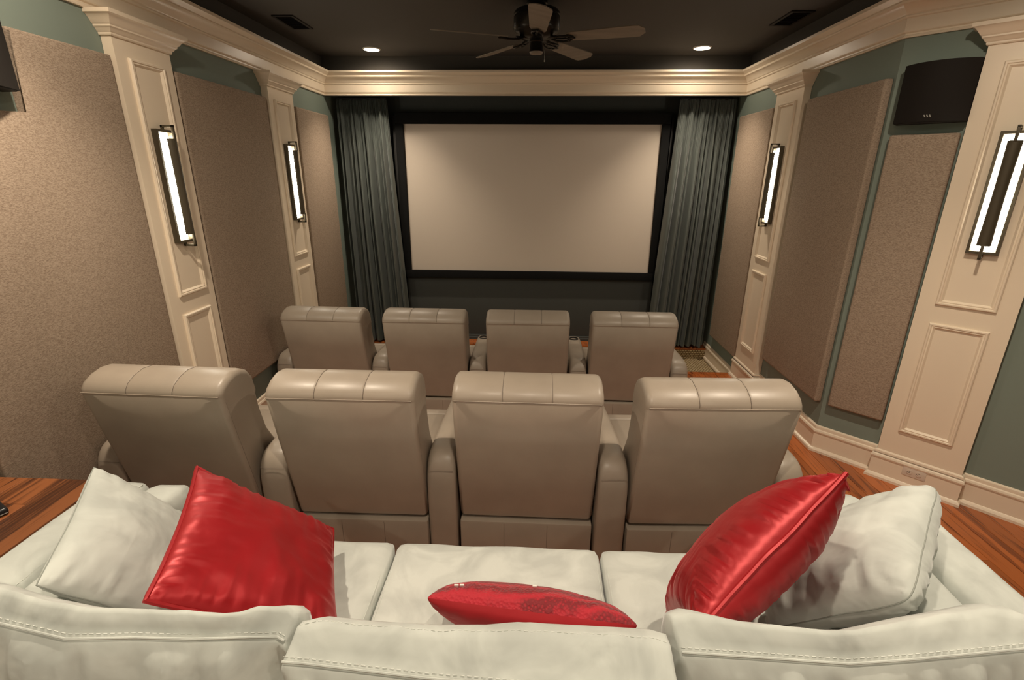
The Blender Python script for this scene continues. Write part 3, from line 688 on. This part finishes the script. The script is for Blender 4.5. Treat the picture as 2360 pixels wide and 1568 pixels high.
# ------------------------------------------------------------------ throw pillows
def pillow(name, label, corners, T, m, seed, N=44, piping=None, wr=.006, concave=.05, power=.5, m2=None, puck=.0, group=None, rc=0, seam=None, gf=1.0):
    A, B, Cc, D = [Vector((q[0], q[1], q[2]+CAMH)) for q in corners]; ctr = (A+B+Cc+D)/4
    nrm = (B-A).cross(D-A).normalized()
    if nrm.z < 0: nrm = -nrm
    t = thing(name, label, 'pillow', ctr, 0, group)
    def pos(u, v):
        cu_ = u*(1-concave*(1-v*v)*0) ; f = 1-concave*(1-v*v)-rc*abs(u*v)**6; g = 1-concave*(1-u*u)-rc*abs(u*v)**6
        uu, vv = u*f, v*g
        return A*(1-uu)*(1-vv)/4+B*(1+uu)*(1-vv)/4+Cc*(1+uu)*(1+vv)/4+D*(1-uu)*(1+vv)/4-ctr
    def side(sg):
        bm = bmesh.new(); G = []
        for j in range(N+1):
            row = []
            for i in range(N+1):
                u, v = math.sin((2*i/N-1)*PI/2*.96)/math.sin(PI/2*.96), math.sin((2*j/N-1)*PI/2*.96)/math.sin(PI/2*.96); th = T*((1-u*u)*(1-v*v))**power
                p = pos(u, v); e = min(1-abs(u), 1-abs(v)); s = v if (1-abs(u)) < (1-abs(v)) else u
                q = p+ctr*3
                w_ = wr*(noise.noise(q*7+Vector((seed, 0, 0)))+.6*noise.noise(q*15+Vector((0, seed, 0))))
                gat = puck*(noise.noise(Vector((s*11*gf, seed+sg*5, e*1.5)))+.5*noise.noise(Vector((s*23*gf, seed-sg*5, e*2))))*math.exp(-e*2.6)*(1 if e > .001 else 0)*min(1, e*14)
                row.append(bm.verts.new(p+nrm*sg*(th+min(1, e*8)*w_+gat)))
            G.append(row)
        for a, b in zip(G, G[1:]):
            for i in range(N): bm.faces.new((a[i], a[i+1], b[i+1], b[i]))
        return bm
    if m2 is None:
        bm = side(1); add(bm, side(-1)); bmesh.ops.remove_doubles(bm, verts=bm.verts, dist=.0008); mk('cover', bm, M[m], t, ang=180)
    else:
        for u, v in m2[2]:
            q = pos(u, v)+nrm*(T*((1-u*u)*(1-v*v))**power+.004); mk('bead', BX(q.x-.007, q.x+.007, q.y-.003, q.y+.003, q.z-.003, q.z+.003, bev=.001, seg=1), M['bead'], t)
        mk('embroidered_face', side(1 if m2[1] > 0 else -1), M[m2[0]], t, ang=180); mk('back_face', side(-1 if m2[1] > 0 else 1), M[m], t, ang=180)
    if piping or seam:
        ed = [pos(-1+2*k/30, -1) for k in range(30)]+[pos(1, -1+2*k/30) for k in range(30)]+[pos(1-2*k/30, 1) for k in range(30)]+[pos(-1, 1-2*k/30) for k in range(30)]
        ed = [q+nrm*.004*noise.noise(q*9+Vector((seed, 3, 0))) for q in ed]
        bm = bmesh.new(); tube(bm, ed, piping or .0022, 7, close=True); mk('piping' if piping else 'seam', bm, M[m] if piping else M['sseam'], t)
    return t
pillow('throw_pillow', 'large pale sage suede pillow leaning at the left, behind the red satin one', [(-1.62, 1.525, -1.040), (-1.455, 1.73, -1.45), (-1.15, 1.24, -1.53), (-1.375, 1.025, -1.10)], .085, 'suede', 1, power=.45, wr=.008, puck=.008, concave=.06, rc=.03, seam=1, group='sage suede pillows')
pillow('throw_pillow', 'red satin pillow with piped edge, standing on its side at the left', [(-1.215, 1.515, -1.030), (-.826, 1.70, -1.44), (-.60, 1.16, -1.475), (-.985, .955, -1.055)], .085, 'red', 2, N=64, piping=.0075, wr=.011, puck=.012, gf=1.4, group='red satin pillows')
pillow('throw_pillow', 'large pale sage suede pillow leaning on the right arm of the sofa', [(1.415, 1.516, -.993), (1.208, 1.791, -1.46), (.818, 1.34, -1.51), (1.028, 1.061, -1.073)], .125, 'suede', 4, power=.42, wr=.016, puck=.018, rc=.09, seam=1, group='sage suede pillows')
pillow('throw_pillow', 'wrinkled red satin pillow seen edge-on at the right', [(.866, 1.20, -.775), (.450, .99, -1.11), (.506, 1.395, -1.50), (.965, 1.61, -1.18)], .128, 'red', 5, N=84, piping=.0075, wr=.006, puck=.020, gf=2.4, power=.42, group='red satin pillows')
mp = pillow('throw_pillow', 'red embroidered and beaded pillow lying behind the middle back cushion', [(-.300, 1.160, -1.225), (.312, 1.070, -1.20), (.300, 1.32, -1.49), (-.300, 1.41, -1.50)], .082, 'redmatte', 6, power=.36, wr=.004, puck=.008, m2=('embro', 1, [(-.76, -.80), (-.70, -.81), (.05, -.62)]))

# ------------------------------------------------------------------ wooden table with remote at the left edge
t = thing('side_table', 'stained wooden table against the left wall beside the sofa', 'table', (-2.17, 1.45, 0))
TH = .832
xs = [-2.388, -2.21, -2.035, -1.850]
for k in range(3):
    cuts = [[.60, 1.25, 1.777], [.60, 1.60, 1.777], [.60, .98, 1.777]][k]
    for a, b in zip(cuts, cuts[1:]):
        mk('board', BX(0, xs[k+1]-xs[k]-.0012, 0, b-a-.0012, -.04, 0, bev=.002, seg=1), M['walnut'], t, loc=(xs[k]+2.17, a-1.45, TH), smooth=False)
mk('apron', BX(-.16, .29, -.80, .30, TH-.11, TH-.041, bev=.004), M['walnut'], t)
for x in (-.19, .28):
    for y in (-.80, .28): mk('leg', BX(x-.022, x+.022, y-.022, y+.022, 0, TH-.04, bev=.004), M['walnut'], t)
t = thing('remote_control', 'black remote control at the left edge of the wooden table', 'remote', (-2.15, 1.565, TH), math.radians(62))
mk('body', BX(-.032, .032, -.11, .11, 0, .030, bev=.012, seg=4), M['remote'], t)
bm = bmesh.new(); tube(bm, [(-.026, -.1105, .010), (0, -.1115, .009), (.026, -.1105, .010), (.033, -.098, .011), (.0332, .09, .012)], .0016, 5); mk('silver_line', bm, M['silver'], t)
for k in range(4): mk('button', BX(-.018, .018, -.07+k*.035, -.055+k*.035, .029, .033, bev=.002), M['slot'], t)
